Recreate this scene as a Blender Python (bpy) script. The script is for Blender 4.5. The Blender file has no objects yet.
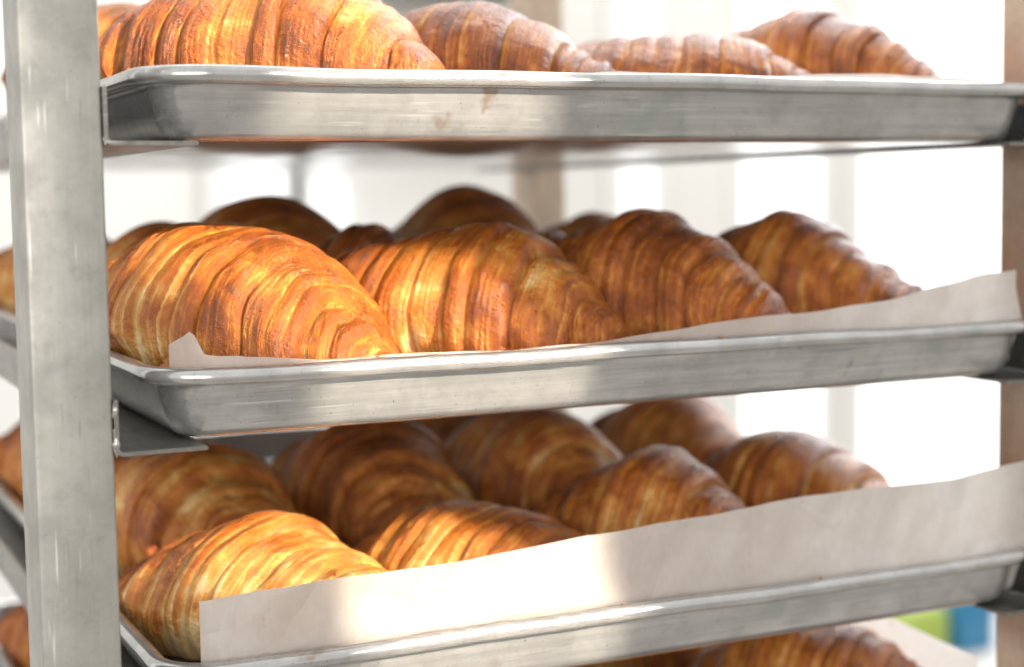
import bpy, bmesh, math, random
import numpy as np
from mathutils import Vector, Matrix

scene = bpy.context.scene
COL = scene.collection
MM = 0.001
R = math.radians
random.seed(7)

# ------------------------------------------------------------------ camera
F = Vector((0.427, 0.900, -0.085)); F.normalize()
U0 = Vector((0.050, 0.070, 0.996))
Rt = F.cross(U0).normalized(); Up = Rt.cross(F).normalized()
cam_d = bpy.data.cameras.new('camera')
cam = bpy.data.objects.new('camera', cam_d); COL.objects.link(cam)
cam.matrix_world = Matrix(((Rt.x, Up.x, -F.x, -0.1372), (Rt.y, Up.y, -F.y, -0.6145),
                           (Rt.z, Up.z, -F.z, -0.0530), (0, 0, 0, 1)))
cam_d.sensor_width = 36.0
cam_d.lens = 36.0 * 1600.5 / 1024.0
cam_d.clip_start = 0.02; cam_d.clip_end = 60
cam_d.dof.use_dof = True
cam_d.dof.focus_distance = 0.664
cam_d.dof.aperture_fstop = 5.2
cam_d.dof.aperture_blades = 0
scene.camera = cam

# ------------------------------------------------------------------ light
world = bpy.data.worlds.new('World'); scene.world = world; world.use_nodes = True
wn = world.node_tree; wn.nodes.clear()
wo = wn.nodes.new('ShaderNodeOutputWorld'); wb = wn.nodes.new('ShaderNodeBackground')
wt = wn.nodes.new('ShaderNodeTexCoord'); ws = wn.nodes.new('ShaderNodeSeparateXYZ')
wr = wn.nodes.new('ShaderNodeValToRGB'); wm = wn.nodes.new('ShaderNodeMath')
wn.links.new(wt.outputs['Generated'], ws.inputs[0])
wm.operation = 'MULTIPLY_ADD'; wm.inputs[1].default_value = 0.5; wm.inputs[2].default_value = 0.5
wn.links.new(ws.outputs['Y'], wm.inputs[0]); wn.links.new(wm.outputs[0], wr.inputs[0])
wr.color_ramp.elements[0].color = (0.60, 0.585, 0.56, 1)
wr.color_ramp.elements[1].color = (1.30, 1.28, 1.25, 1)
wz = wn.nodes.new('ShaderNodeValToRGB')          # darker floor below the bright room
wz2 = wn.nodes.new('ShaderNodeMath'); wz2.operation = 'MULTIPLY_ADD'; wz2.inputs[1].default_value = 0.5; wz2.inputs[2].default_value = 0.5
wn.links.new(ws.outputs['Z'], wz2.inputs[0]); wn.links.new(wz2.outputs[0], wz.inputs[0])
wz.color_ramp.elements[0].position = 0.36; wz.color_ramp.elements[0].color = (0.44, 0.41, 0.37, 1)
wz.color_ramp.elements[1].position = 0.54; wz.color_ramp.elements[1].color = (1.0, 1.0, 1.0, 1)
wx = wn.nodes.new('ShaderNodeMix'); wx.data_type = 'RGBA'; wx.blend_type = 'MULTIPLY'; wx.inputs[0].default_value = 1.0
wn.links.new(wr.outputs[0], wx.inputs[6]); wn.links.new(wz.outputs[0], wx.inputs[7])
wn.links.new(wx.outputs[2], wb.inputs[0]); wb.inputs[1].default_value = 1.0
wn.links.new(wb.outputs[0], wo.inputs[0])


def area_light(name, loc, target, sx, sy, power, color=(1, 1, 1), spread=180, roll=0):
    l = bpy.data.lights.new(name, 'AREA'); l.shape = 'RECTANGLE'
    l.size = sx; l.size_y = sy; l.energy = power; l.color = color; l.spread = R(spread)
    o = bpy.data.objects.new(name, l); COL.objects.link(o)
    o.location = loc
    d = Vector(target) - Vector(loc)
    q = d.to_track_quat('-Z', 'Y')
    o.rotation_euler = (q.to_matrix() @ Matrix.Rotation(R(roll), 3, 'Z')).to_euler()
    return o


# shaft of low sun that comes in from the right front and falls between the racks
SUN = Vector((-0.47, 0.88, -0.395)).normalized()
tgt = Vector((0.136, 0.008, -0.150))
area_light('sun_shaft', tgt - SUN * 1.3, tgt, 0.107, 0.9, 0.92, (1.0, 0.85, 0.66), spread=1.1, roll=7)
area_light('window_light', (1.7, 0.95, 0.75), (0.2, 0.2, -0.1), 1.3, 1.5, 26, (0.93, 0.96, 1.0))
area_light('front_fill_light', (-0.75, -1.7, 0.12), (0.15, 0.2, -0.16), 1.6, 0.7, 18, (1.0, 0.95, 0.88))  # added fill lamp, low at front left, to reach in between the pans

area_light('back_wall_fill', (1.3, 1.5, 1.9), (1.3, 2.6, -0.2), 2.5, 0.6, 30, (1.0, 0.98, 0.95))  # unseen lamp added to brighten the back wall

scene.view_settings.view_transform = 'Standard'
scene.view_settings.look = 'None'
scene.view_settings.exposure = 0.33
scene.view_settings.gamma = 1.0
scene.render.resolution_x = 1024; scene.render.resolution_y = 667
scene.render.engine = 'CYCLES'
scene.cycles.max_bounces = 9
scene.cycles.diffuse_bounces = 6
scene.cycles.glossy_bounces = 4
scene.cycles.caustics_reflective = False


# ------------------------------------------------------------------ helpers
def tag(o, label=None, cat=None, group=None, kind=None):
    if label: o['label'] = label
    if cat: o['category'] = cat
    if group: o['group'] = group
    if kind: o['kind'] = kind
    return o


def empty(name, loc=(0, 0, 0)):
    o = bpy.data.objects.new(name, None); COL.objects.link(o)
    o.location = loc; o.empty_display_size = 0.02
    return o


def mesh_obj(name, verts, faces, mat, parent=None, smooth=True, flat_faces=None):
    me = bpy.data.meshes.new(name)
    me.from_pydata([tuple(v) for v in verts], [], faces)
    me.materials.append(mat)
    me.polygons.foreach_set('use_smooth', [smooth] * len(me.polygons))
    me.update()
    o = bpy.data.objects.new(name, me); COL.objects.link(o)
    if parent: o.parent = parent
    return o


def bm_obj(name, bm, mat, parent=None, smooth=True):
    bmesh.ops.recalc_face_normals(bm, faces=bm.faces[:])
    me = bpy.data.meshes.new(name); bm.to_mesh(me); bm.free()
    me.materials.append(mat)
    me.polygons.foreach_set('use_smooth', [smooth] * len(me.polygons))
    o = bpy.data.objects.new(name, me); COL.objects.link(o)
    if parent: o.parent = parent
    return o


def box_bm(x0, x1, y0, y1, z0, z1, bev=0.0, seg=3, bm=None):
    own = bm is None
    if own: bm = bmesh.new()
    vs = [bm.verts.new((x, y, z)) for x in (x0, x1) for y in (y0, y1) for z in (z0, z1)]
    idx = [(0, 1, 3, 2), (4, 6, 7, 5), (0, 4, 5, 1), (2, 3, 7, 6), (0, 2, 6, 4), (1, 5, 7, 3)]
    fs = [bm.faces.new([vs[i] for i in f]) for f in idx]
    if bev > 0:
        es = list({e for f in fs for e in f.edges})
        bmesh.ops.bevel(bm, geom=es, offset=bev, segments=seg, profile=0.5, affect='EDGES')
    return bm


def new_mat(name):
    m = bpy.data.materials.new(name); m.use_nodes = True
    nt = m.node_tree; b = nt.nodes['Principled BSDF']
    return m, nt, b


def N(nt, t, **kw):
    n = nt.nodes.new(t)
    for k, v in kw.items(): setattr(n, k, v)
    return n


def math_n(nt, op, a, b=None, c=None, clamp=False):
    n = nt.nodes.new('ShaderNodeMath'); n.operation = op; n.use_clamp = clamp
    for i, v in enumerate((a, b, c)):
        if v is None: continue
        if isinstance(v, (int, float)): n.inputs[i].default_value = v
        else: nt.links.new(v, n.inputs[i])
    return n.outputs[0]


def ramp(nt, fac, stops):
    n = nt.nodes.new('ShaderNodeValToRGB')
    cr = n.color_ramp
    while len(cr.elements) < len(stops): cr.elements.new(0.5)
    for e, (p, c) in zip(cr.elements, stops):
        e.position = p
        e.color = (*c, 1) if not isinstance(c, (int, float)) else (c, c, c, 1)
    nt.links.new(fac, n.inputs[0])
    return n.outputs[0]


def noise(nt, vec, scale, detail=3, rough=0.5, dist=0.0):
    n = nt.nodes.new('ShaderNodeTexNoise')
    n.inputs['Scale'].default_value = scale; n.inputs['Detail'].default_value = detail
    n.inputs['Roughness'].default_value = rough; n.inputs['Distortion'].default_value = dist
    nt.links.new(vec, n.inputs['Vector'])
    return n.outputs['Fac']


def mapping(nt, vec, scale=(1, 1, 1), rot=(0, 0, 0), loc=(0, 0, 0)):
    n = nt.nodes.new('ShaderNodeMapping')
    n.inputs['Scale'].default_value = scale; n.inputs['Rotation'].default_value = rot
    n.inputs['Location'].default_value = loc
    nt.links.new(vec, n.inputs['Vector'])
    return n.outputs[0]


def mix_col(nt, fac, a, b, mode='MIX'):
    n = nt.nodes.new('ShaderNodeMix'); n.data_type = 'RGBA'; n.blend_type = mode
    if isinstance(fac, (int, float)): n.inputs[0].default_value = fac
    else: nt.links.new(fac, n.inputs[0])
    for i, v in ((6, a), (7, b)):
        if isinstance(v, tuple): n.inputs[i].default_value = (*v, 1)
        else: nt.links.new(v, n.inputs[i])
    return n.outputs[2]


# ------------------------------------------------------------------ materials
def aluminium(name, base, dark, rough, stretch, stains=0.0, bump=0.12, metal=0.75, scratches=False):
    """worn bare metal: long fine scratches, cloudy oxide, specks, baked-on stains"""
    m, nt, b = new_mat(name)
    tc = N(nt, 'ShaderNodeTexCoord'); P = tc.outputs['Object']
    oi = N(nt, 'ShaderNodeObjectInfo')
    va = N(nt, 'ShaderNodeVectorMath', operation='ADD')
    nt.links.new(P, va.inputs[0]); nt.links.new(oi.outputs['Random'], va.inputs[1])
    Q = va.outputs[0]
    scr = noise(nt, mapping(nt, Q, stretch), 1.0, 4, 0.65)
    fine = noise(nt, mapping(nt, Q, tuple(s * 3.1 for s in stretch)), 1.0, 3, 0.7)
    cloud = noise(nt, Q, 38, 5, 0.62)
    blot = noise(nt, Q, 120, 4, 0.7)
    speck = noise(nt, Q, 700, 2, 0.6)
    c = ramp(nt, scr, [(0.28, dark), (0.62, base)])
    c = mix_col(nt, ramp(nt, cloud, [(0.38, 0.55), (0.6, 0.0)]), c, tuple(v * 0.62 for v in base))
    c = mix_col(nt, ramp(nt, blot, [(0.52, 0.0), (0.80, 0.35)]), c, tuple(v * 0.4 for v in base))
    c = mix_col(nt, ramp(nt, speck, [(0.70, 0.0), (0.75, 0.8)]), c, (0.09, 0.07, 0.05))
    if stains > 0:
        gr = noise(nt, Q, 26, 2, 0.5)
        c = mix_col(nt, ramp(nt, gr, [(0.63, 0.0), (0.74, stains)]), c, (0.25, 0.40, 0.33))
        br = noise(nt, mapping(nt, Q, (1, 1, 1), loc=(3, 1, 7)), 48, 3, 0.6)
        c = mix_col(nt, ramp(nt, br, [(0.68, 0.0), (0.76, stains * 1.2)]), c, (0.30, 0.17, 0.06))
    for ang, k in ((0.9, 1), (-0.7, 2), (0.25, 3)):
        sv = mapping(nt, Q, (1100, 1100, 45) if scratches else (30, 900, 900), rot=(ang, ang * .8, ang) if scratches else (0, ang * .25, ang * .12), loc=(k, k * 2, 0))
        sn = noise(nt, sv, 1.0, 0, 0.4)
        gate = noise(nt, mapping(nt, Q, (1, 1, 1), loc=(k * 5, 0, 0)), 30, 1, 0.5)
        sf = math_n(nt, 'MULTIPLY', ramp(nt, sn, [(0.75 if scratches else 0.70, 0.0), (0.84, 0.6)]), ramp(nt, gate, [(0.5, 0.0), (0.58, 0.8)]))
        c = mix_col(nt, sf, c, (0.93, 0.93, 0.91) if k != 2 else (0.25, 0.24, 0.22))
    nt.links.new(c, b.inputs['Base Color'])
    b.inputs['Metallic'].default_value = metal
    rr = ramp(nt, cloud, [(0.3, rough + 0.10), (0.7, rough - 0.03)])
    nt.links.new(rr, b.inputs['Roughness'])
    sc = math_n(nt, 'ADD', math_n(nt, 'MULTIPLY', scr, 0.6), math_n(nt, 'MULTIPLY', fine, 0.4))
    sc = math_n(nt, 'ADD', sc, math_n(nt, 'MULTIPLY', cloud, 1.2))
    bp = N(nt, 'ShaderNodeBump'); bp.inputs['Strength'].default_value = bump
    bp.inputs['Distance'].default_value = 0.0012
    nt.links.new(sc, bp.inputs['Height']); nt.links.new(bp.outputs[0], b.inputs['Normal'])
    return m


M_PAN = aluminium('pan_aluminium', (0.65, 0.655, 0.655), (0.49, 0.495, 0.495), 0.16, (9, 200, 420), stains=0.45, bump=0.02, metal=0.68)
M_POST = aluminium('post_aluminium', (0.44, 0.435, 0.405), (0.40, 0.395, 0.365), 0.42, (420, 420, 14), bump=0.02, metal=0.6, scratches=True)
M_POST_REFL_TINT = aluminium('post_aluminium_painted_reflection', (0.66, 0.53, 0.42), (0.58, 0.46, 0.36), 0.36, (420, 420, 14), bump=0.02, metal=0.5, scratches=True)  # warm reflection of the croissants, painted into the right posts' base colour
M_LEDGE = aluminium('ledge_aluminium', (0.34, 0.33, 0.31), (0.2, 0.195, 0.185), 0.28, (300, 20, 300), metal=0.9)
M_WELD = aluminium('weld_metal', (0.75, 0.74, 0.72), (0.4, 0.4, 0.38), 0.3, (200, 200, 200), bump=0.4)


def paper_material():
    m, nt, b = new_mat('parchment')
    tc = N(nt, 'ShaderNodeTexCoord'); P = tc.outputs['Object']
    fib = noise(nt, mapping(nt, P, (1, 1, 0.35)), 420, 4, 0.7)
    cloud = noise(nt, P, 30, 4, 0.6)
    fat = noise(nt, P, 75, 3, 0.55)
    c = ramp(nt, fib, [(0.3, (0.90, 0.85, 0.80)), (0.7, (0.96, 0.935, 0.90))])
    c = mix_col(nt, ramp(nt, cloud, [(0.45, 0.0), (0.7, 0.5)]), c, (0.80, 0.71, 0.63))
    c = mix_col(nt, ramp(nt, fat, [(0.70, 0.0), (0.8, 0.5)]), c, (0.62, 0.45, 0.28))
    nt.links.new(c, b.inputs['Base Color'])
    b.inputs['Roughness'].default_value = 0.55
    b.inputs['Specular IOR Level'].default_value = 0.3
    bp = N(nt, 'ShaderNodeBump'); bp.inputs['Strength'].default_value = 0.7
    bp.inputs['Distance'].default_value = 0.0016
    wv = N(nt, 'ShaderNodeVectorMath', operation='MULTIPLY_ADD')
    nz = N(nt, 'ShaderNodeTexNoise'); nz.inputs['Scale'].default_value = 22; nt.links.new(P, nz.inputs['Vector'])
    nt.links.new(nz.outputs['Color'], wv.inputs[0]); wv.inputs[1].default_value = (.03, .03, .03); nt.links.new(P, wv.inputs[2])
    cre = N(nt, 'ShaderNodeTexVoronoi', feature='DISTANCE_TO_EDGE'); cre.inputs['Scale'].default_value = 24
    nt.links.new(wv.outputs[0], cre.inputs['Vector'])
    h = math_n(nt, 'ADD', math_n(nt, 'MULTIPLY', fib, 0.25), math_n(nt, 'MULTIPLY', noise(nt, P, 90, 3, 0.6), .8))
    h = math_n(nt, 'ADD', h, math_n(nt, 'MULTIPLY', ramp(nt, cre.outputs['Distance'], [(0.0, 0.0), (0.34, 1.0)]), 1.6))
    nt.links.new(h, bp.inputs['Height']); nt.links.new(bp.outputs[0], b.inputs['Normal'])
    tr = N(nt, 'ShaderNodeBsdfTranslucent'); nt.links.new(c, tr.inputs[0])
    mx = N(nt, 'ShaderNodeMixShader'); mx.inputs[0].default_value = 0.62
    out = nt.nodes['Material Output']
    nt.links.new(b.outputs[0], mx.inputs[1]); nt.links.new(tr.outputs[0], mx.inputs[2])
    nt.links.new(mx.outputs[0], out.inputs[0])
    return m


M_PAPER = paper_material()


def croissant_material():
    m, nt, b = new_mat('laminated_crust')
    la = N(nt, 'ShaderNodeAttribute', attribute_name='lam').outputs['Fac']
    bk = N(nt, 'ShaderNodeAttribute', attribute_name='bake').outputs['Fac']
    fr = N(nt, 'ShaderNodeAttribute', attribute_name='fresh').outputs['Fac']
    tc = N(nt, 'ShaderNodeTexCoord'); P = tc.outputs['Object']
    oi = N(nt, 'ShaderNodeObjectInfo'); rnd = oi.outputs['Random']
    sp = N(nt, 'ShaderNodeSeparateXYZ'); nt.links.new(P, sp.inputs[0])
    warp = math_n(nt, 'MULTIPLY', math_n(nt, 'SUBTRACT', noise(nt, P, 34, 3, 0.5), 0.5), 0.006)
    lw = math_n(nt, 'ADD', la, warp)

    def stripe(k, across, det, off):
        cb = N(nt, 'ShaderNodeCombineXYZ')
        nt.links.new(math_n(nt, 'MULTIPLY', lw, k), cb.inputs[0])
        nt.links.new(math_n(nt, 'MULTIPLY_ADD', sp.outputs['Y'], across, off), cb.inputs[1])
        nt.links.new(math_n(nt, 'MULTIPLY_ADD', rnd, 9.0, math_n(nt, 'MULTIPLY', sp.outputs['Z'], across)), cb.inputs[2])
        return noise(nt, cb.outputs[0], 1.0, det, 0.6, 0.35)
    s1 = stripe(420, 40, 4, 0)        # broad layers
    s2 = stripe(1500, 80, 3, 5)       # hair-fine layer edges
    mott = noise(nt, P, 90, 5, 0.65, 0.4)
    big = noise(nt, P, 24, 2, 0.5)
    a2 = math_n(nt, 'MULTIPLY_ADD', fr, 1.2, 0.16)
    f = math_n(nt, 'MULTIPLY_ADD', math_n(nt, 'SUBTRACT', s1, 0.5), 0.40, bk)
    f = math_n(nt, 'MULTIPLY_ADD', math_n(nt, 'SUBTRACT', s2, 0.5), a2, f)
    f = math_n(nt, 'MULTIPLY_ADD', math_n(nt, 'SUBTRACT', mott, 0.5), 0.95, f)
    f = math_n(nt, 'MULTIPLY_ADD', math_n(nt, 'SUBTRACT', big, 0.5), 1.0, f)
    sc_ = N(nt, 'ShaderNodeSeparateColor'); nt.links.new(oi.outputs['Color'], sc_.inputs[0])
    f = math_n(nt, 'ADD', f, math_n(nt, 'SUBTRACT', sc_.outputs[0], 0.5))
    c = ramp(nt, f, [(0.02, (0.90, 0.66, 0.34)), (0.19, (0.74, 0.39, 0.105)), (0.40, (0.58, 0.200, 0.026)),
                     (0.62, (0.38, 0.098, 0.011)), (0.95, (0.14, 0.034, 0.007))])
    # pale flaked freckles where the glaze blistered
    vo = N(nt, 'ShaderNodeTexVoronoi'); vo.inputs['Scale'].default_value = 260
    nt.links.new(P, vo.inputs['Vector'])
    blis = ramp(nt, vo.outputs['Distance'], [(0.10, 1.0), (0.26, 0.0)])
    gate = ramp(nt, noise(nt, P, 60, 2, 0.5), [(0.55, 0.0), (0.68, 1.0)])
    bl = math_n(nt, 'MULTIPLY', blis, gate)
    c = mix_col(nt, math_n(nt, 'MULTIPLY', bl, 0.45), c, (0.68, 0.42, 0.18))
    nt.links.new(c, b.inputs['Base Color'])
    b.inputs['Roughness'].default_value = 0.5
    b.inputs['Specular IOR Level'].default_value = 0.22
    b.inputs['Subsurface Weight'].default_value = 0.12
    b.inputs['Subsurface Radius'].default_value = (1.0, 0.35, 0.10)
    b.inputs['Subsurface Scale'].default_value = 0.004
    b.inputs['Coat Weight'].default_value = 0.7
    rr = ramp(nt, mott, [(0.32, 0.07), (0.66, 0.36)])
    nt.links.new(rr, b.inputs['Coat Roughness'])
    h = math_n(nt, 'MULTIPLY', s2, math_n(nt, 'MULTIPLY_ADD', fr, 0.9, 0.12))
    h = math_n(nt, 'MULTIPLY_ADD', s1, 0.35, h)
    h = math_n(nt, 'MULTIPLY_ADD', mott, 1.0, h)
    h = math_n(nt, 'MULTIPLY_ADD', noise(nt, P, 300, 4, 0.7), 0.6, h)
    h = math_n(nt, 'MULTIPLY_ADD', bl, 0.9, h)
    bp = N(nt, 'ShaderNodeBump'); bp.inputs['Strength'].default_value = 0.75
    bp.inputs['Distance'].default_value = 0.0034
    nt.links.new(h, bp.inputs['Height'])
    nt.links.new(bp.outputs[0], b.inputs['Normal']); nt.links.new(bp.outputs[0], b.inputs['Coat Normal'])
    return m


M_CRUST = croissant_material()


def plain(name, col, rough=0.6, var=0.06, scale=8, emit=None, strength=0):
    m, nt, b = new_mat(name)
    tc = N(nt, 'ShaderNodeTexCoord')
    n = noise(nt, tc.outputs['Object'], scale, 4, 0.6)
    c = ramp(nt, n, [(0.3, tuple(max(0, v - var) for v in col)), (0.7, tuple(min(1, v + var) for v in col))])
    nt.links.new(c, b.inputs['Base Color']); b.inputs['Roughness'].default_value = rough
    if emit:
        b.inputs['Emission Color'].default_value = (*emit, 1); b.inputs['Emission Strength'].default_value = strength
    return m


# ------------------------------------------------------------------ the setting behind the rack
WX0, WX1, WY = -2.0, 4.6, 2.5
bm = box_bm(WX0, WX1, WY + 0.02, WY + 0.12, -2.2, 2.2)
tag(bm_obj('wall', bm, plain('wall_paint', (0.90, 0.89, 0.865), 0.8, 0.02, 2), None, False), kind='structure')
M_GLOW = plain('window_glow', (0.8, 0.8, 0.8), 0.5, 0, 4, emit=(1, 1, 1), strength=1.15)
M_SOFT = plain('window_soft_glow', (0.8, 0.8, 0.8), 0.5, 0, 4, emit=(1, 1, 1), strength=0.6)
M_FRAME = plain('window_frame_paint', (0.92, 0.915, 0.90), 0.5, 0.01, 5)


def window(x0, x1, z0, z1, label, mulls=(), rails=(), group=None, glow=None):
    r = empty('window', ((x0 + x1) / 2, WY, z0))
    cx = (x0 + x1) / 2
    w = 0.035
    bm = box_bm(x0 - cx - w, x0 - cx, -0.008, 0.018, 0, z1 - z0)
    box_bm(x1 - cx, x1 - cx + w, -0.008, 0.018, 0, z1 - z0, bm=bm)
    box_bm(x0 - cx - w, x1 - cx + w, -0.008, 0.018, -w, -0.001, bm=bm)
    box_bm(x0 - cx - w, x1 - cx + w, -0.008, 0.018, z1 - z0 + 0.001, z1 - z0 + w, bm=bm)
    for q in mulls: box_bm(q - cx - 0.02, q - cx + 0.02, -0.04, 0.002, 0.001, z1 - z0 - 0.001, bm=bm)
    for q in rails: box_bm(x0 - cx + .001, x1 - cx - .001, -0.038, 0.001, q - z0 - 0.02, q - z0 + 0.02, bm=bm)
    bm_obj('frame', bm, M_FRAME, r, False)
    bm = box_bm(x0 - cx, x1 - cx, 0.004, 0.016, 0.0, z1 - z0)
    bm_obj('pane', bm, glow or M_GLOW, r, False)
    tag(r, label, 'window', group)
    return r


window(0.71, 0.84, -0.60, 0.02, 'small bright blurred window pane left of the other small one behind the rack', glow=M_SOFT)
window(0.89, 0.97, -0.60, -0.01, 'small bright blurred window pane right beside the rear rack post', glow=M_SOFT)
window(1.61, 1.70, -0.9, 0.6, 'narrow bright window strip in the middle of the blurred back wall', glow=M_SOFT)
window(1.93, 2.15, -1.0, 1.0, 'tall bright window strip left of the big glaring window')
window(2.27, 4.3, -1.05, 1.4, 'big glaring white window filling the right side behind the rack', mulls=(3.4,))

# ------------------------------------------------------------------ rack
S = 118.8          # tray pitch
W = 460.0          # pan outer width
D = 650.0
XL, XR = -15.0, W + 4.0
PW = 30.0
rack = empty('bakery_rack', (0, 0, -0.9))
tag(rack, 'tall bare aluminium sheet pan rack with welded angle runners holding the trays', 'rack')


def mm_box(x0, x1, y0, y1, z0, z1, bev=0.0, bm=None):
    return box_bm(x0 * MM, x1 * MM, y0 * MM, y1 * MM, z0 * MM + 0.9, z1 * MM + 0.9, bev * MM, 4, bm)


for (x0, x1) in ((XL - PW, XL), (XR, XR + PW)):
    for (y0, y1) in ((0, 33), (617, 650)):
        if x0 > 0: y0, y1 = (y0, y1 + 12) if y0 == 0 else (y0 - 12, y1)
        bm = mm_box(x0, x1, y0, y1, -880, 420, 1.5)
        bm_obj('post', bm, M_POST if x0 < 0 else M_POST_REFL_TINT, rack)


def strip_profile(pts, y0, y1, bm, sx=1, ox=0):
    """extrude a closed (x,z) outline in mm along y"""
    a = [bm.verts.new(((ox + sx * x) * MM, y0 * MM, z * MM + 0.9)) for x, z in pts]
    c = [bm.verts.new(((ox + sx * x) * MM, y1 * MM, z * MM + 0.9)) for x, z in pts]
    n = len(pts)
    for i in range(n):
        bm.faces.new((a[i], a[(i + 1) % n], c[(i + 1) % n], c[i]))
    bm.faces.new(a); bm.faces.new(c[::-1])


TH = 1.7
for n in range(0, 4):
    zb = -n * S - 29.6            # top of the horizontal flange
    for side in (0, 1):
        arc_o = [(3.2 - 3.2 * math.cos(a), 3.2 - 3.2 * math.sin(a)) for a in [R(q) for q in (0, 22, 45, 68, 90)]]
        arc_i = [(3.2 - 1.5 * math.cos(a), 3.2 - 1.5 * math.sin(a)) for a in [R(q) for q in (90, 68, 45, 22, 0)]]
        pts = [(0, 22)] + arc_o + [(35.6, 0), (36.2, .5), (36.2, 1.2), (35.6, TH)] + arc_i + [(TH, 22)]
        pts = [(x, z + zb - TH) for x, z in pts]
        bm = bmesh.new()
        if side == 0: strip_profile(pts, -1, 645, bm, 1, XL + 0.1)
        else: strip_profile(pts, -1, 645, bm, -1, XR - 0.1)
        o = bm_obj('runner', bm, M_LEDGE, rack, True)
        o.data.set_sharp_from_angle(angle=R(35))
        # weld bead down the edge between post and flange
        bm = bmesh.new()
        rg = random.Random(n * 7 + side)
        rings = []
        nz = 46; big = 1.0 if n == 1 else 0.55
        for i in range(nz + 1):
            u = i / nz; z = zb + 20 - u * 22
            r_ = (0.62 + .25 * math.sin(u * 9 + n) + .18 * math.sin(u * 23 + n * 2) + .07 * math.sin(u * 51)) * 1.25 * big * min(1, 8 * u + .15, 8 * (1 - u) + .15)
            cxm = (XL + 0.7) if side == 0 else (XR - 0.7)
            cym = -0.2 + .3 * math.sin(u * 23 + n)
            rings.append([bm.verts.new(((cxm + r_ * math.cos(q * math.pi / 4) * 1.2) * MM,
                                        (cym - r_ * math.sin(q * math.pi / 4)) * MM, z * MM + 0.9)) for q in range(8)])
        for ra, rb in zip(rings, rings[1:]):
            for q in range(8): bm.faces.new((ra[q], ra[(q + 1) % 8], rb[(q + 1) % 8], rb[q]))
        bm.faces.new(rings[0]); bm.faces.new(rings[-1][::-1])
        bm_obj('weld_bead', bm, M_WELD, rack)

# ------------------------------------------------------------------ sheet pans


def rrect(inset, w, d, r, n=14, ns=40):
    r = max(r - inset, 1.5)
    x0, x1, y0, y1 = inset, w - inset, inset, d - inset
    pts = []
    for (cx, cy, a0) in ((x0 + r, y0 + r, 180), (x1 - r, y0 + r, 270), (x1 - r, y1 - r, 0), (x0 + r, y1 - r, 90)):
        for k in range(n + 1):
            a = R(a0 + 90 * k / n); pts.append((cx + r * math.cos(a), cy + r * math.sin(a)))
    # subdivide straight runs so dents can be put in
    out = []
    for i, p in enumerate(pts):
        q = pts[(i + 1) % len(pts)]
        out.append(p)
        if math.hypot(q[0] - p[0], q[1] - p[1]) > 60:
            for k in range(1, ns): out.append((p[0] + (q[0] - p[0]) * k / ns, p[1] + (q[1] - p[1]) * k / ns))
    return out


PROF = [(21, -28.0), (17.6, -27.6), (15.2, -26.0), (13.4, -23.4), (11.8, -19.5), (8.6, -4), (7.6, -1.4), (6.2, -0.3), (4.6, 0.1), (3.0, 0.0), (1.6, -0.5),
        (0.6, -1.5), (0.05, -3.0), (0.05, -4.2), (0.6, -5.7), (1.8, -6.7), (3.4, -7.1), (5.2, -6.9), (6.6, -6.9),
        (7.6, -7.6), (8.2, -9.5), (9.4, -14.8), (10.8, -20.0), (12.3, -24.0), (14.4, -27.0), (17.3, -28.8), (21, -29.3)]


def make_pan(n, label):
    rg = random.Random(40 + n)
    ph = [rg.uniform(0, 6.28) for _ in range(6)]
    r = empty('sheet_pan', (0, 0, -n * S * MM))
    rings = [rrect(o, W, D, 28) for o, z in PROF]
    m = len(rings[0])
    verts, faces = [], []
    for (o, z), ring in zip(PROF, rings):
        for (x, y) in ring:
            wv = 0.35 * math.sin(x * .021 + ph[0]) + 0.25 * math.sin(x * .06 + ph[1]) + 0.3 * math.sin(y * .017 + ph[2])
            top = max(0, (z + 29) / 29)
            dy = (0.5 * math.sin(x * .033 + ph[3]) + .25 * math.sin(x * .11 + ph[4])) * top
            verts.append((x * MM, (y + dy) * MM, (z + wv * top) * MM))
    for k in range(len(PROF) - 1):
        for i in range(m):
            j = (i + 1) % m
            faces.append((k * m + i, k * m + j, (k + 1) * m + j, (k + 1) * m + i))
    # outer shell faces
    half = 9
    body_f = faces
    cap1 = tuple(range(m))[::-1]
    cap2 = tuple((len(PROF) - 1) * m + i for i in range(m))
    rim_rng = range(6, 18)
    rim_faces = [f for k in rim_rng for f in faces[k * m:(k + 1) * m]]
    tray_faces = [f for k in range(len(PROF) - 1) if k not in rim_rng for f in faces[k * m:(k + 1) * m]] + [cap1, cap2]

    def sub(name, fs):
        used = sorted({i for f in fs for i in f}); mp = {a: b for b, a in enumerate(used)}
        o = mesh_obj(name, [verts[i] for i in used], [tuple(mp[i] for i in f) for f in fs], M_PAN, r)
        bmx = bmesh.new(); bmx.from_mesh(o.data); bmesh.ops.recalc_face_normals(bmx, faces=bmx.faces[:])
        bmx.to_mesh(o.data); bmx.free()
        return o
    a = sub('pan_body', tray_faces); b_ = sub('rolled_rim', rim_faces)
    for o in (a, b_): o.data.set_sharp_from_angle(angle=R(50))
    tag(r, label, 'sheet pan', 'aluminium sheet pans stacked in the rack')
    return r


make_pan(0, 'topmost dented aluminium sheet pan, with croissants standing up above its rim')
make_pan(1, 'second aluminium sheet pan from the top, a small parchment corner over its rim')
make_pan(2, 'third aluminium sheet pan from the top, behind whose rim a tall strip of parchment stands')
make_pan(3, 'lowest aluminium sheet pan, mostly cut off below the picture')

# ------------------------------------------------------------------ parchment


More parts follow.
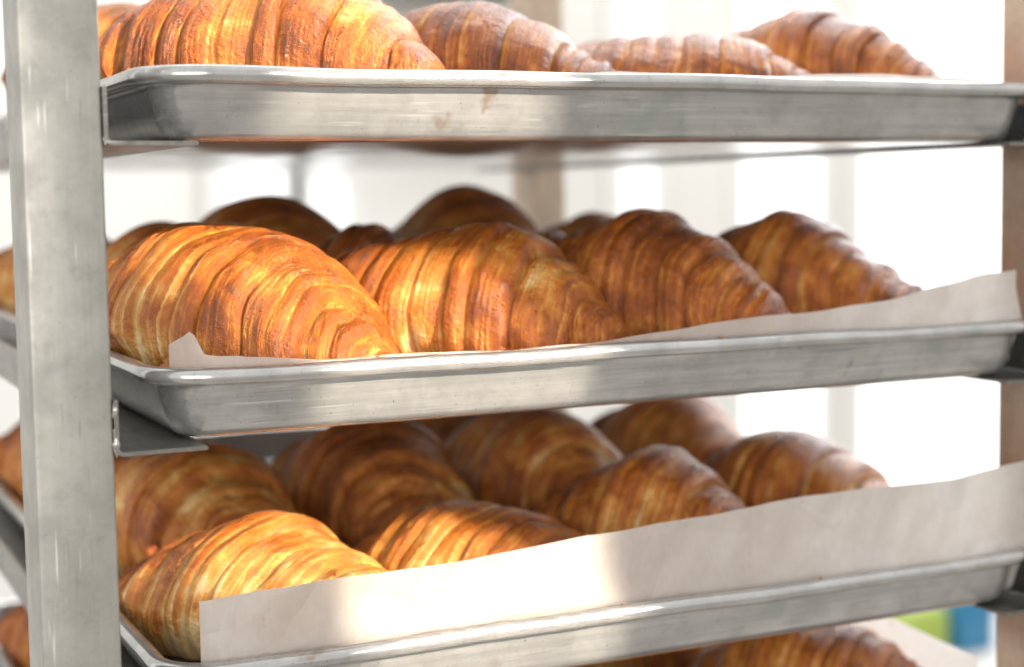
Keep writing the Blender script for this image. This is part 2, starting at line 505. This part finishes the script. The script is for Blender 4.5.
def paper_flap(n, label, top, x0, x1, side_left=None, lean=0.0, seed=0, right_flap=False):
    """sheet lying on the pan floor and turned up along the front wall; top(x)= height above rim (mm)"""
    rg = random.Random(seed); ph = [rg.uniform(0, 6.28) for _ in range(10)]
    r = empty('parchment_sheet', (0, 0, -n * S * MM))
    NX, NZ = 260, 26
    verts, faces = [], []
    for i in range(NX + 1):
        u = i / NX; x = x0 + (x1 - x0) * u
        h = top(x) + (.9 * math.sin(x * .045 + ph[7]) + .5 * math.sin(x * .021 + ph[1]) + .12 * math.sin(x * .16 + ph[8])) * (1 if x > 40 else 0)
        for j in range(NZ + 1):
            v = j / NZ
            s = v * (27 + 12 + h)             # path length from 12 mm inside the floor
            if s < 3: y = 30 - s; z = -26.4
            elif s < 17.1:
                a = (s - 3) / 14.1 * math.pi / 2; y = 27 - 9 * math.sin(a); z = -26.4 + 9 * (1 - math.cos(a))
            else:
                zz = (s - 17.1) / (21.9 + h); z = -17.4 + zz * (17.4 + h)
                if z < 0: y = 18.0 - 8.2 * (z + 17.4) / 17.4
                else:
                    wav = (1.8 * math.sin(x * .017 + ph[1]) + 1.2 * math.sin(x * .046 + ph[2]) +
                           .5 * math.sin(x * .11 + ph[3] + z * .05) + .22 * math.sin(x * .31 + ph[4] - z * .16))
                    cr = .9 * abs(math.sin(x * .035 + z * .045 + ph[5])) + .9 * abs(math.sin(x * .061 - z * .07 + ph[6])) + .35 * math.sin(x * .17 - z * .21 + ph[8])
                    y = 9.8 + (wav + 2.0) * min(1, z / 16) * .9 + cr * min(1, z / 8) * .5 + lean * z
                    y = max(y, 8.8)
            xx = x
            if x < 30:                        # follow the rounded corner of the pan
                ins = float(np.interp(z, [-27, -24, -20, -4, 0, 8], [24, 17, 14, 10.2, 8.8, 8.8])) + .8
                rr_ = 30 - ins
                xx = max(x, ins + .5)
                y = max(y, 30 - math.sqrt(max(0, rr_ * rr_ - (30 - xx) ** 2)))
            verts.append((xx * MM, y * MM, z * MM))
    for i in range(NX):
        for j in range(NZ):
            a = i * (NZ + 1) + j
            faces.append((a, a + NZ + 1, a + NZ + 2, a + 1))
    mesh_obj('turned_up_front', verts, faces, M_PAPER, r)
    # floor sheet
    vs, fs = [], []
    for i in range(41):
        for j in range(41):
            x = 26 + (W - 52) * i / 40; y = 30.2 + (D - 60) * j / 40
            vs.append((x * MM, y * MM, (-26.7 + .2 * math.sin(x * .1 + ph[0])) * MM))
    for i in range(40):
        for j in range(40):
            a = i * 41 + j; fs.append((a, a + 41, a + 42, a + 1))
    mesh_obj('floor_part', vs, fs, M_PAPER, r)
    if right_flap:
        vs, fs = [], []
        for i in range(101):
            y = 40 + (D - 80) * i / 100
            for j in range(13):
                z = -26 + (26 + right_flap + 2.5 * math.sin(y * .02 + ph[7])) * j / 12
                x = W - 26 + 13.8 * ((z + 26) / 26) ** .6 if z < 0 else W - 12.2 - 1.3 * math.sin(y * .05 + ph[8]) * min(1, z / 12)
                vs.append((x * MM, y * MM, z * MM))
        for i in range(100):
            for j in range(12):
                a = i * 13 + j; fs.append((a, a + 13, a + 14, a + 1))
        mesh_obj('turned_up_side', vs, fs, M_PAPER, r)
    tag(r, label, 'parchment', 'parchment sheets lining the pans')
    return r


def lerp_pts(pts):
    def f(x):
        if x <= pts[0][0]: return pts[0][1]
        for (a, ya), (b, yb) in zip(pts, pts[1:]):
            if x <= b:
                t = (x - a) / (b - a); t = t * t * (3 - 2 * t) * .5 + t * .5
                return ya + (yb - ya) * t
        return pts[-1][1]
    return f


paper_flap(0, 'parchment showing only as a thin cream line along the rim of the topmost pan',
           lerp_pts([(22, -3), (185, -2), (215, 1.2), (300, 2.0), (420, 2.5), (432, -2)]), 20, 432, seed=1)
paper_flap(1, 'parchment on the second pan, with a pointed corner at left and raised right end',
           lerp_pts([(3, 0.4), (5, 3), (16, 12), (18.5, 14.5), (20, 13.5), (24, 5), (30, 4.2), (45, 3.6), (75, 0.6), (150, -1), (190, 1.6), (235, 4.5), (300, 8.5),
                     (360, 13), (400, 18), (430, 23), (452, 25)]), 12, 447, seed=2, lean=-.05)
paper_flap(2, 'tall white parchment strip standing upright along the front of the third pan',
           lerp_pts([(17, 24), (40, 26), (120, 28.5), (200, 31), (260, 35), (300, 38.5), (360, 39.5), (400, 40.5), (452, 45)]), 19, 452, seed=3)
paper_flap(3, 'parchment turned up along the right side of the lowest pan',
           lerp_pts([(20, 2), (430, 4)]), 20, 430, seed=4, right_flap=55)

# ------------------------------------------------------------------ croissants


def sinfield(rg, n, tf, af):
    comp = [(rg.uniform(-tf, tf), rg.randint(0, af), rg.uniform(0, 6.28), rg.uniform(.5, 1)) for _ in range(n)]

    def f(t, th):
        s = 0
        for a, k, p, w in comp: s = s + w * np.sin(a * t + k * th + p)
        return s / math.sqrt(n) * 1.1
    return f


def stair(a, S_, e, sharp):
    """staircase warp of a: flat inside every lobe, dropping fast near its outer edge; returns warp, lobe index, s"""
    S_ = np.array(S_)
    k = np.clip(np.searchsorted(S_, a, side='right') - 1, 0, len(S_) - 2)
    lo, hi = S_[k], S_[k + 1]
    s = np.clip((a - lo) / (hi - lo), 0, 1)
    w = e * s + (1 - e) * s ** sharp
    return lo + (hi - lo) * w, k, s


def make_croissant_mesh(seed, L=152, Rw=43, Rh=41, bend=9, crest=0.0, step=.5, quality=1.0):
    rg = random.Random(seed)
    nt_, na = int(440 * quality), int(200 * quality)
    t = np.linspace(-1, 1, nt_)[:, None] * np.ones((1, na))
    th = (np.arange(na) / na * 2 * np.pi)[None, :] * np.ones((nt_, 1))
    w1 = sinfield(rg, 7, 5, 3); w2 = sinfield(rg, 9, 16, 7); w3 = sinfield(rg, 8, 3, 2); w4 = sinfield(rg, 12, 40, 16)
    th0 = rg.uniform(0.9, 2.2)
    # the strip was rolled at a slant: seams run round the roll as one helix, uneven and a little wavy
    tt = t - (.15 * np.cos(th) + .035 * np.cos(th - th0 + 3.3 * t)) * (1 - t * t) + (.034 * w1(t, th) + .006 * w2(t, th)) * (1 - t * t)
    sgn = np.sign(tt); sgn[sgn == 0] = 1
    a = np.abs(tt); a0 = np.abs(t)
    a = np.clip(a, 0, 1)
    seams = [0.0]
    base = [0.17, 0.36, 0.56, 0.75, 0.90]
    for q in base: seams.append(q + rg.uniform(-.05, .05))
    seams.append(1.0001)
    A1, k1, s1 = stair(a, seams, step, 9)
    # finer layers inside every lobe
    fine = [0.0]
    while fine[-1] < 1: fine.append(fine[-1] + rg.choice([rg.uniform(.012, .03), rg.uniform(.04, .09)]))
    fine[-1] = 1.0001
    af = np.clip(a + (.007 * w2(t * 1.3 + 2, th) + .003 * w4(t, th)) * np.clip(a * 8, 0, 1), 0, 1)
    A2, k2, s2 = stair(af, fine, .35, 6)
    hair = [0.0]
    while hair[-1] < 1: hair.append(hair[-1] + rg.uniform(.006, .014))
    hair[-1] = 1.0001
    ah = np.clip(a + (.009 * w2(t + 5, th) + .003 * w4(t + 1, th)) * np.clip(a * 8, 0, 1), 0, 1)
    A3, k3, s3 = stair(ah, hair, .3, 4)
    p, q = 2.1, 1.0
    tip = .15

    def env(v):
        v = np.clip(v, 0, 1)
        return tip + (1 - tip) * (1 - v ** p) ** q
    rough_ = 1 + .6 * np.clip(w3(t * 5 + 1, th), -1, 1)
    am = a0 + 1.25 * (A1 - a) + 1.5 * (A2 - af) * rough_ + 2.4 * (A3 - ah) * rough_
    E = env(am)
    # seam groove and lip, belly of every lobe
    groove = np.exp(-((1 - s1) / .05) ** 2) * .0 - .030 * np.exp(-(s1 / .05) ** 2) * (k1 > 0)
    belly = .035 * np.sin(np.pi * np.clip(s1, 0, 1)) * (1 - .3 * a0)
    lobe_off = np.array([rg.uniform(-.055, .055) for _ in range(12)])
    # shoulder: each side its own fullness
    full = np.where(t > 0, rg.uniform(-.03, .04), rg.uniform(-.03, .04)) * np.sin(np.pi * a0)
    rad = E * (1 + groove + belly + full + (.070 * w3(t * 2, th) + .020 * w2(t, th) + .0035 * w4(t, th)) * 1.0)
    rad = rad + lobe_off[np.clip(k1 + (tt > 0) * 5, 0, 11)] * E * (k1 > 0) + crest * E * (np.exp(-(a / .2) ** 4)) * (.5 + .5 * np.sin(th))
    # triangle tip of the dough: a flap that lies over the middle
    # rounded closing of the ends
    cap = np.sqrt(np.clip(1 - ((a0 - .955) / .045).clip(0, 1) ** 2, 0, 1))
    rad = rad * cap
    tx = t * (1 - .05 * (1 - a0))
    X = tx * L / 2
    bendy = -bend * (t ** 2) * (1.2 - .2 * t ** 2)
    rot = .0
    cx_ = np.cos(th); cz_ = np.sin(th)
    # squarish-low cross section
    Y = bendy + rad * Rw * cx_
    Ec = tip + (1 - tip) * (1 - a0 ** p) ** q
    zc = Rh * Ec * .80 + (1 - Ec) * 2.0
    Z = zc + rad * Rh * cz_ * (1 + .06 * (cz_ > 0) * cz_)
    # flattened underside
    floor = 1.2
    Z = np.where(Z < floor + 5, floor + 5 - (1 - np.exp(-(floor + 5 - Z) / 5)) * 5, Z)
    # lean the outer faces a little along the axis so the rings bow toward the tips
    X = X + sgn * (1 - np.clip(rad / .9, 0, 1)) * 0 + sgn * 5.0 * np.cos(th - np.pi / 2) * -a0 * (1 - a0) * 2
    verts = np.stack([X, Y, Z], -1).reshape(-1, 3) * MM
    # lamination coordinate (m) and bake amount
    lam = (ah * sgn * L / 2 * MM) + k1 * sgn * .013
    topn = np.clip(np.sin(th), -1, 1)
    fresh = np.exp(-s1 / .16) * (k1 > 0)
    edge = np.exp(-(1 - s1) / .03)
    b2 = np.exp(-s2 / .22)
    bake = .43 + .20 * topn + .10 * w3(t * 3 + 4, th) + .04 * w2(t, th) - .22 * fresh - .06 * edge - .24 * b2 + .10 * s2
    tone2 = np.array([rg.uniform(-.085, .085) for _ in range(400)]); tone3 = np.array([rg.uniform(-.065, .065) for _ in range(1200)])
    side = (tt > 0).astype(int)
    bake = bake + tone2[k2 * 2 + side] + tone3[k3 * 2 + side] * (.4 + np.exp(-s1 / .4))
    lobe_b = np.array([rg.uniform(-.08, .08) for _ in range(14)])
    bake = bake + lobe_b[np.clip(k1 + (tt > 0) * 7, 0, 13)]
    fcs = []
    ii = np.arange(nt_ - 1)[:, None]; jj = np.arange(na)[None, :]; j2 = (jj + 1) % na
    q_ = np.stack([ii * na + jj, (ii + 1) * na + jj, (ii + 1) * na + j2, ii * na + j2], -1).reshape(-1, 4)
    me = bpy.data.meshes.new('croissant')
    nv = verts.shape[0]
    me.vertices.add(nv); me.vertices.foreach_set('co', verts.astype(np.float32).ravel())
    nf = q_.shape[0]
    me.loops.add(nf * 4); me.polygons.add(nf)
    me.loops.foreach_set('vertex_index', q_.astype(np.int32).ravel())
    me.polygons.foreach_set('loop_start', np.arange(0, nf * 4, 4, dtype=np.int32))
    me.polygons.foreach_set('loop_total', np.full(nf, 4, dtype=np.int32))
    me.polygons.foreach_set('use_smooth', np.ones(nf, dtype=bool))
    me.update(calc_edges=True)
    me.flip_normals()
    frz = np.exp(-s1 / .30) * (k1 > 0) * (.5 + .5 * np.clip(w1(t * 2, th) + .5, 0, 1)) + .35 * np.clip(w3(t * 4, th), 0, 1)
    for nm, arr in (('lam', lam), ('bake', bake), ('fresh', np.clip(frz, 0, 1))):
        at = me.attributes.new(nm, 'FLOAT', 'POINT'); at.data.foreach_set('value', arr.astype(np.float32).ravel())
    me.materials.append(M_CRUST)
    return me


SPEC = [(182, 45, 14, 0, .52), (188, 44, 8, .05, .58), (176, 44, 16, .20, .45), (184, 47, 11, 0, .66), (180, 45, 7, .04, .66),
        (186, 44, 13, .12, .50), (172, 46, 18, .14, .48), (190, 43, 10, -.04, .60), (178, 47, 5, .08, .42)]
VAR = [make_croissant_mesh(100 + i, L=q[0], Rw=q[1], Rh=40, bend=q[2], crest=q[3], step=q[4]) for i, q in enumerate(SPEC)]


def croissant(tray, x, y, rz, var, label, s=1.0, zs=1.0, bake=None, dz=0.0):
    me = VAR[var]
    o = bpy.data.objects.new('croissant', me); COL.objects.link(o)
    loc = Vector((x * MM, y * MM, (-tray * S - 26.6 + dz) * MM))
    rot = Matrix.Rotation(R(rz), 4, 'Z')
    mw = Matrix.Translation(loc) @ rot @ Matrix.Diagonal((s, s, s * zs, 1))
    # where the dough lies against a wall of the pan it is pressed flat along it
    n = len(me.vertices); co = np.empty(n * 3, np.float32); me.vertices.foreach_get('co', co); co = co.reshape(-1, 3)
    M = np.array(mw); w = (co @ M[:3, :3].T + M[:3, 3]) * 1000
    z = w[:, 2] + tray * S
    lim = np.interp(z, [-27, -24, -20, -4, 0, 7, 26], [24, 18, 14.5, 10.5, 8.5, 2, -40])
    def soft(v, l, k=7.0):
        d = v - l - k
        return np.where(d < 0, l + k * np.exp(d / k), v)
    nx = soft(w[:, 0], lim); nx = W - soft(W - nx, lim); ny = soft(w[:, 1], lim)
    if max(abs(nx - w[:, 0]).max(), abs(ny - w[:, 1]).max()) > .3:
        me = me.copy(); o.data = me
        w2 = w.copy(); w2[:, 0] = nx; w2[:, 1] = ny
        Mi = np.array(mw.inverted()); co = (w2 / 1000) @ Mi[:3, :3].T + Mi[:3, 3]
        me.vertices.foreach_set('co', co.astype(np.float32).ravel()); me.update()
    if bake is None: bake = random.uniform(-.03, .10)
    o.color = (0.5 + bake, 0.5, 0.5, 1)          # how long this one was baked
    o.matrix_world = mw
    tag(o, label, 'croissant', 'croissants on the rack')
    return o


# tray 0 (top)
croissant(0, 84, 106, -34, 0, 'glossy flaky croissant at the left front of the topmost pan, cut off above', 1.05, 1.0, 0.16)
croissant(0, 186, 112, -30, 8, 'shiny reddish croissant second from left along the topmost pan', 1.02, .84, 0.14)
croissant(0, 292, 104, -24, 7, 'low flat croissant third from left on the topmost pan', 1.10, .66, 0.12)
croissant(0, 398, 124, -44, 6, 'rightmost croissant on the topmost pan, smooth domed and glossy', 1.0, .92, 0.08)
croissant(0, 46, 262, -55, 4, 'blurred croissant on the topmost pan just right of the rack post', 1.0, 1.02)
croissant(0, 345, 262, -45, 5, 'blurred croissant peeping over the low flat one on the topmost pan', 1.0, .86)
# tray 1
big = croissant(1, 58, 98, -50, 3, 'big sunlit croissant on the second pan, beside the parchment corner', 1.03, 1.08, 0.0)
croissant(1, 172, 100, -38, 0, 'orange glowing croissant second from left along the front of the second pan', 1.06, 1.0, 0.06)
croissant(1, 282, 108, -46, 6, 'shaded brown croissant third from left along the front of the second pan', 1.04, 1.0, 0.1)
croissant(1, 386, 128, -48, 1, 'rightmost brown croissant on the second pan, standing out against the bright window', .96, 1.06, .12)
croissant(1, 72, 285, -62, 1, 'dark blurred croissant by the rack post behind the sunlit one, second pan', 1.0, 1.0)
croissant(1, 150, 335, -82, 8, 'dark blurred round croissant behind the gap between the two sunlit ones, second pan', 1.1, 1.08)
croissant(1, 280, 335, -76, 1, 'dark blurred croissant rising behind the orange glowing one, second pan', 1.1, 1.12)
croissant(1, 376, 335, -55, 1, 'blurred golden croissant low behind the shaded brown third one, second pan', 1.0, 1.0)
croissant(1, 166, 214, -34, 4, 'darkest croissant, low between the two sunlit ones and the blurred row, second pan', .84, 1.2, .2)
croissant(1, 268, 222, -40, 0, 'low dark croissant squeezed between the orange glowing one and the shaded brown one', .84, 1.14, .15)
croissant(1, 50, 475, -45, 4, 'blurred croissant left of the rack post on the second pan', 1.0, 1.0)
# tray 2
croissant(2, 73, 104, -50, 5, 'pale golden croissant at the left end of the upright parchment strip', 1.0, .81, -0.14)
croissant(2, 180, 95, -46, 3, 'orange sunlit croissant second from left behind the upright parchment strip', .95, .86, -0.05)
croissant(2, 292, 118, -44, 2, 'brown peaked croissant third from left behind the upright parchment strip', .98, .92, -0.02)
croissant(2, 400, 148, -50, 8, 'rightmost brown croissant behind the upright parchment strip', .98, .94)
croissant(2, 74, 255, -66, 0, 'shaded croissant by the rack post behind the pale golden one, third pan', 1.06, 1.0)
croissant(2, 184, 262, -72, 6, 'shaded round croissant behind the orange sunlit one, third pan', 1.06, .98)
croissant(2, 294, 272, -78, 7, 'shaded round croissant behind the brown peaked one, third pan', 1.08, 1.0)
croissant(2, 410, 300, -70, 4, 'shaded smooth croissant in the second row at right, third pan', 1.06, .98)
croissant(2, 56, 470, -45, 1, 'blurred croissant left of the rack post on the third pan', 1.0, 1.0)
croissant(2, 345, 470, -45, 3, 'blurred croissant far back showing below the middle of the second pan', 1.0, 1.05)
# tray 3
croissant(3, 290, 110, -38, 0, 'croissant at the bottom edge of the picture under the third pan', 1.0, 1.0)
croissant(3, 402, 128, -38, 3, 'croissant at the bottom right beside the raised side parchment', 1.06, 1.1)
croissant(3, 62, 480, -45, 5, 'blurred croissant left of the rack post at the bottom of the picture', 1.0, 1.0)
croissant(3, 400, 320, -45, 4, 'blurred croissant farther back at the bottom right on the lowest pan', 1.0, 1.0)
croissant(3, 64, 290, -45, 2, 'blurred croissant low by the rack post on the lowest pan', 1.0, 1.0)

# crumbly filling that has baked out of the big sunlit croissant, by the pan corner
bm = bmesh.new()
rg = random.Random(5)
for k in range(26):
    x = rg.uniform(13, 36); y = 30 - min(12, (x - 10) * .45) + rg.uniform(-1, 7)
    z = -S + rg.uniform(-16, 0.5) - (x - 12) * .12
    rr_ = rg.uniform(2.2, 4.8)
    res = bmesh.ops.create_icosphere(bm, subdivisions=4, radius=rr_ * MM, matrix=Matrix.Translation((x * MM, y * MM, z * MM)))
    ph = [rg.uniform(0, 6) for _ in range(6)]
    c0 = Vector((x, y, z)) * MM
    for v in res['verts']:
        d = (v.co - c0) / (rr_ * MM)
        f = 1 + .16 * math.sin(d.x * 4 + ph[0]) + .13 * math.sin(d.y * 6 + ph[1]) + .12 * math.sin(d.z * 7 + ph[2]) + .07 * math.sin(d.x * 15 + d.y * 11 + ph[3]) + .05 * math.sin(d.z * 21 + ph[4])
        v.co = c0 + d * rr_ * MM * f
bmesh.ops.transform(bm, matrix=big.matrix_world.inverted(), verts=bm.verts[:])
cf = bm_obj('crumbly_filling', bm, M_CRUST, big); cf.color = (.5, .5, .5, 1)
at = cf.data.attributes.new('bake', 'FLOAT', 'POINT')
at.data.foreach_set('value', np.full(len(cf.data.vertices), .36, np.float32))

# loose flakes that have dropped on the rims
rg = random.Random(11)
for (tr, x, y, flab) in ((0, 236, 4.5, 'tiny pastry flake on the front rim of the topmost pan'),
                         (1, 96, 4.2, 'tiny flake on the second pan rim, in front of the big sunlit croissant'),
                         (1, 262, 4.0, 'tiny flake on the second pan rim, right of the sun patch'),
                         (2, 210, 4.6, 'tiny flake on the third pan rim, at the right edge of the sun patch'),
                         (2, 318, 4.2, 'tiny flake on the shaded right half of the third pan rim')):
    bm = bmesh.new(); L_ = rg.uniform(2.6, 5.0); w_ = rg.uniform(1.2, 2.2); n_ = 9
    g = [[None] * n_ for _ in range(n_)]
    for lay in (0, 1):
        for i in range(n_):
            for j in range(n_):
                u, v = i / (n_ - 1) * 2 - 1, j / (n_ - 1) * 2 - 1
                ww = w_ * math.sqrt(max(.05, 1 - u * u)) * (1 + .25 * math.sin(5 * u + tr))
                g[i][j] = bm.verts.new((u * L_ / 2 * MM, v * ww / 2 * MM, (.35 * v * v + .5 * u * u + .12 * math.sin(7 * u + 3 * v) + .16 * lay) * MM))
        for i in range(n_ - 1):
            for j in range(n_ - 1): bm.faces.new((g[i][j], g[i + 1][j], g[i + 1][j + 1], g[i][j + 1]))
    o = bm_obj('pastry_flake', bm, M_CRUST); o.color = (.5, .5, .5, 1)
    o.location = (x * MM, y * MM, (-tr * S + .15) * MM); o.rotation_euler = (rg.uniform(-.15, .15), rg.uniform(-.15, .15), rg.uniform(0, 3))
    at = o.data.attributes.new('bake', 'FLOAT', 'POINT'); at.data.foreach_set('value', np.full(len(o.data.vertices), .34, np.float32))
    tag(o, flab, 'flake', 'pastry flakes dropped on the pan rims')

# ------------------------------------------------------------------ blurred things on the counter behind
bm = box_bm(1.2, 4.2, 2.05, 2.48, -1.22, -1.115, 0.01)
tag(bm_obj('counter', bm, plain('counter_top', (0.75, 0.74, 0.72), 0.4, 0.03, 3)), 'blurred pale counter top seen behind the right rack post at the bottom', 'counter')
bm = box_bm(2.325, 2.43, 2.2, 2.3, -1.114, -0.985, 0.01)
tag(bm_obj('carton', bm, plain('blue_card', (0.03, 0.22, 0.42), 0.4, 0.03, 10)), 'blurred bright blue carton beside the right rack post at the bottom right', 'carton')
bm = box_bm(2.17, 2.30, 2.2, 2.3, -1.114, -1.0, 0.02)
tag(bm_obj('bag', bm, plain('green_card', (0.40, 0.52, 0.10), 0.4, 0.05, 10)), 'blurred lime green bag left of the blue carton at the bottom right', 'bag')
bm = box_bm(1.02, 1.30, 2.25, 2.45, 0.335, 0.62, 0.01)
tag(bm_obj('wall_cabinet', bm, plain('cabinet_paint', (0.30, 0.30, 0.28), 0.6, 0.03, 4)), 'dark grey blurred cabinet just peeping in at the top edge behind the rack', 'cabinet')
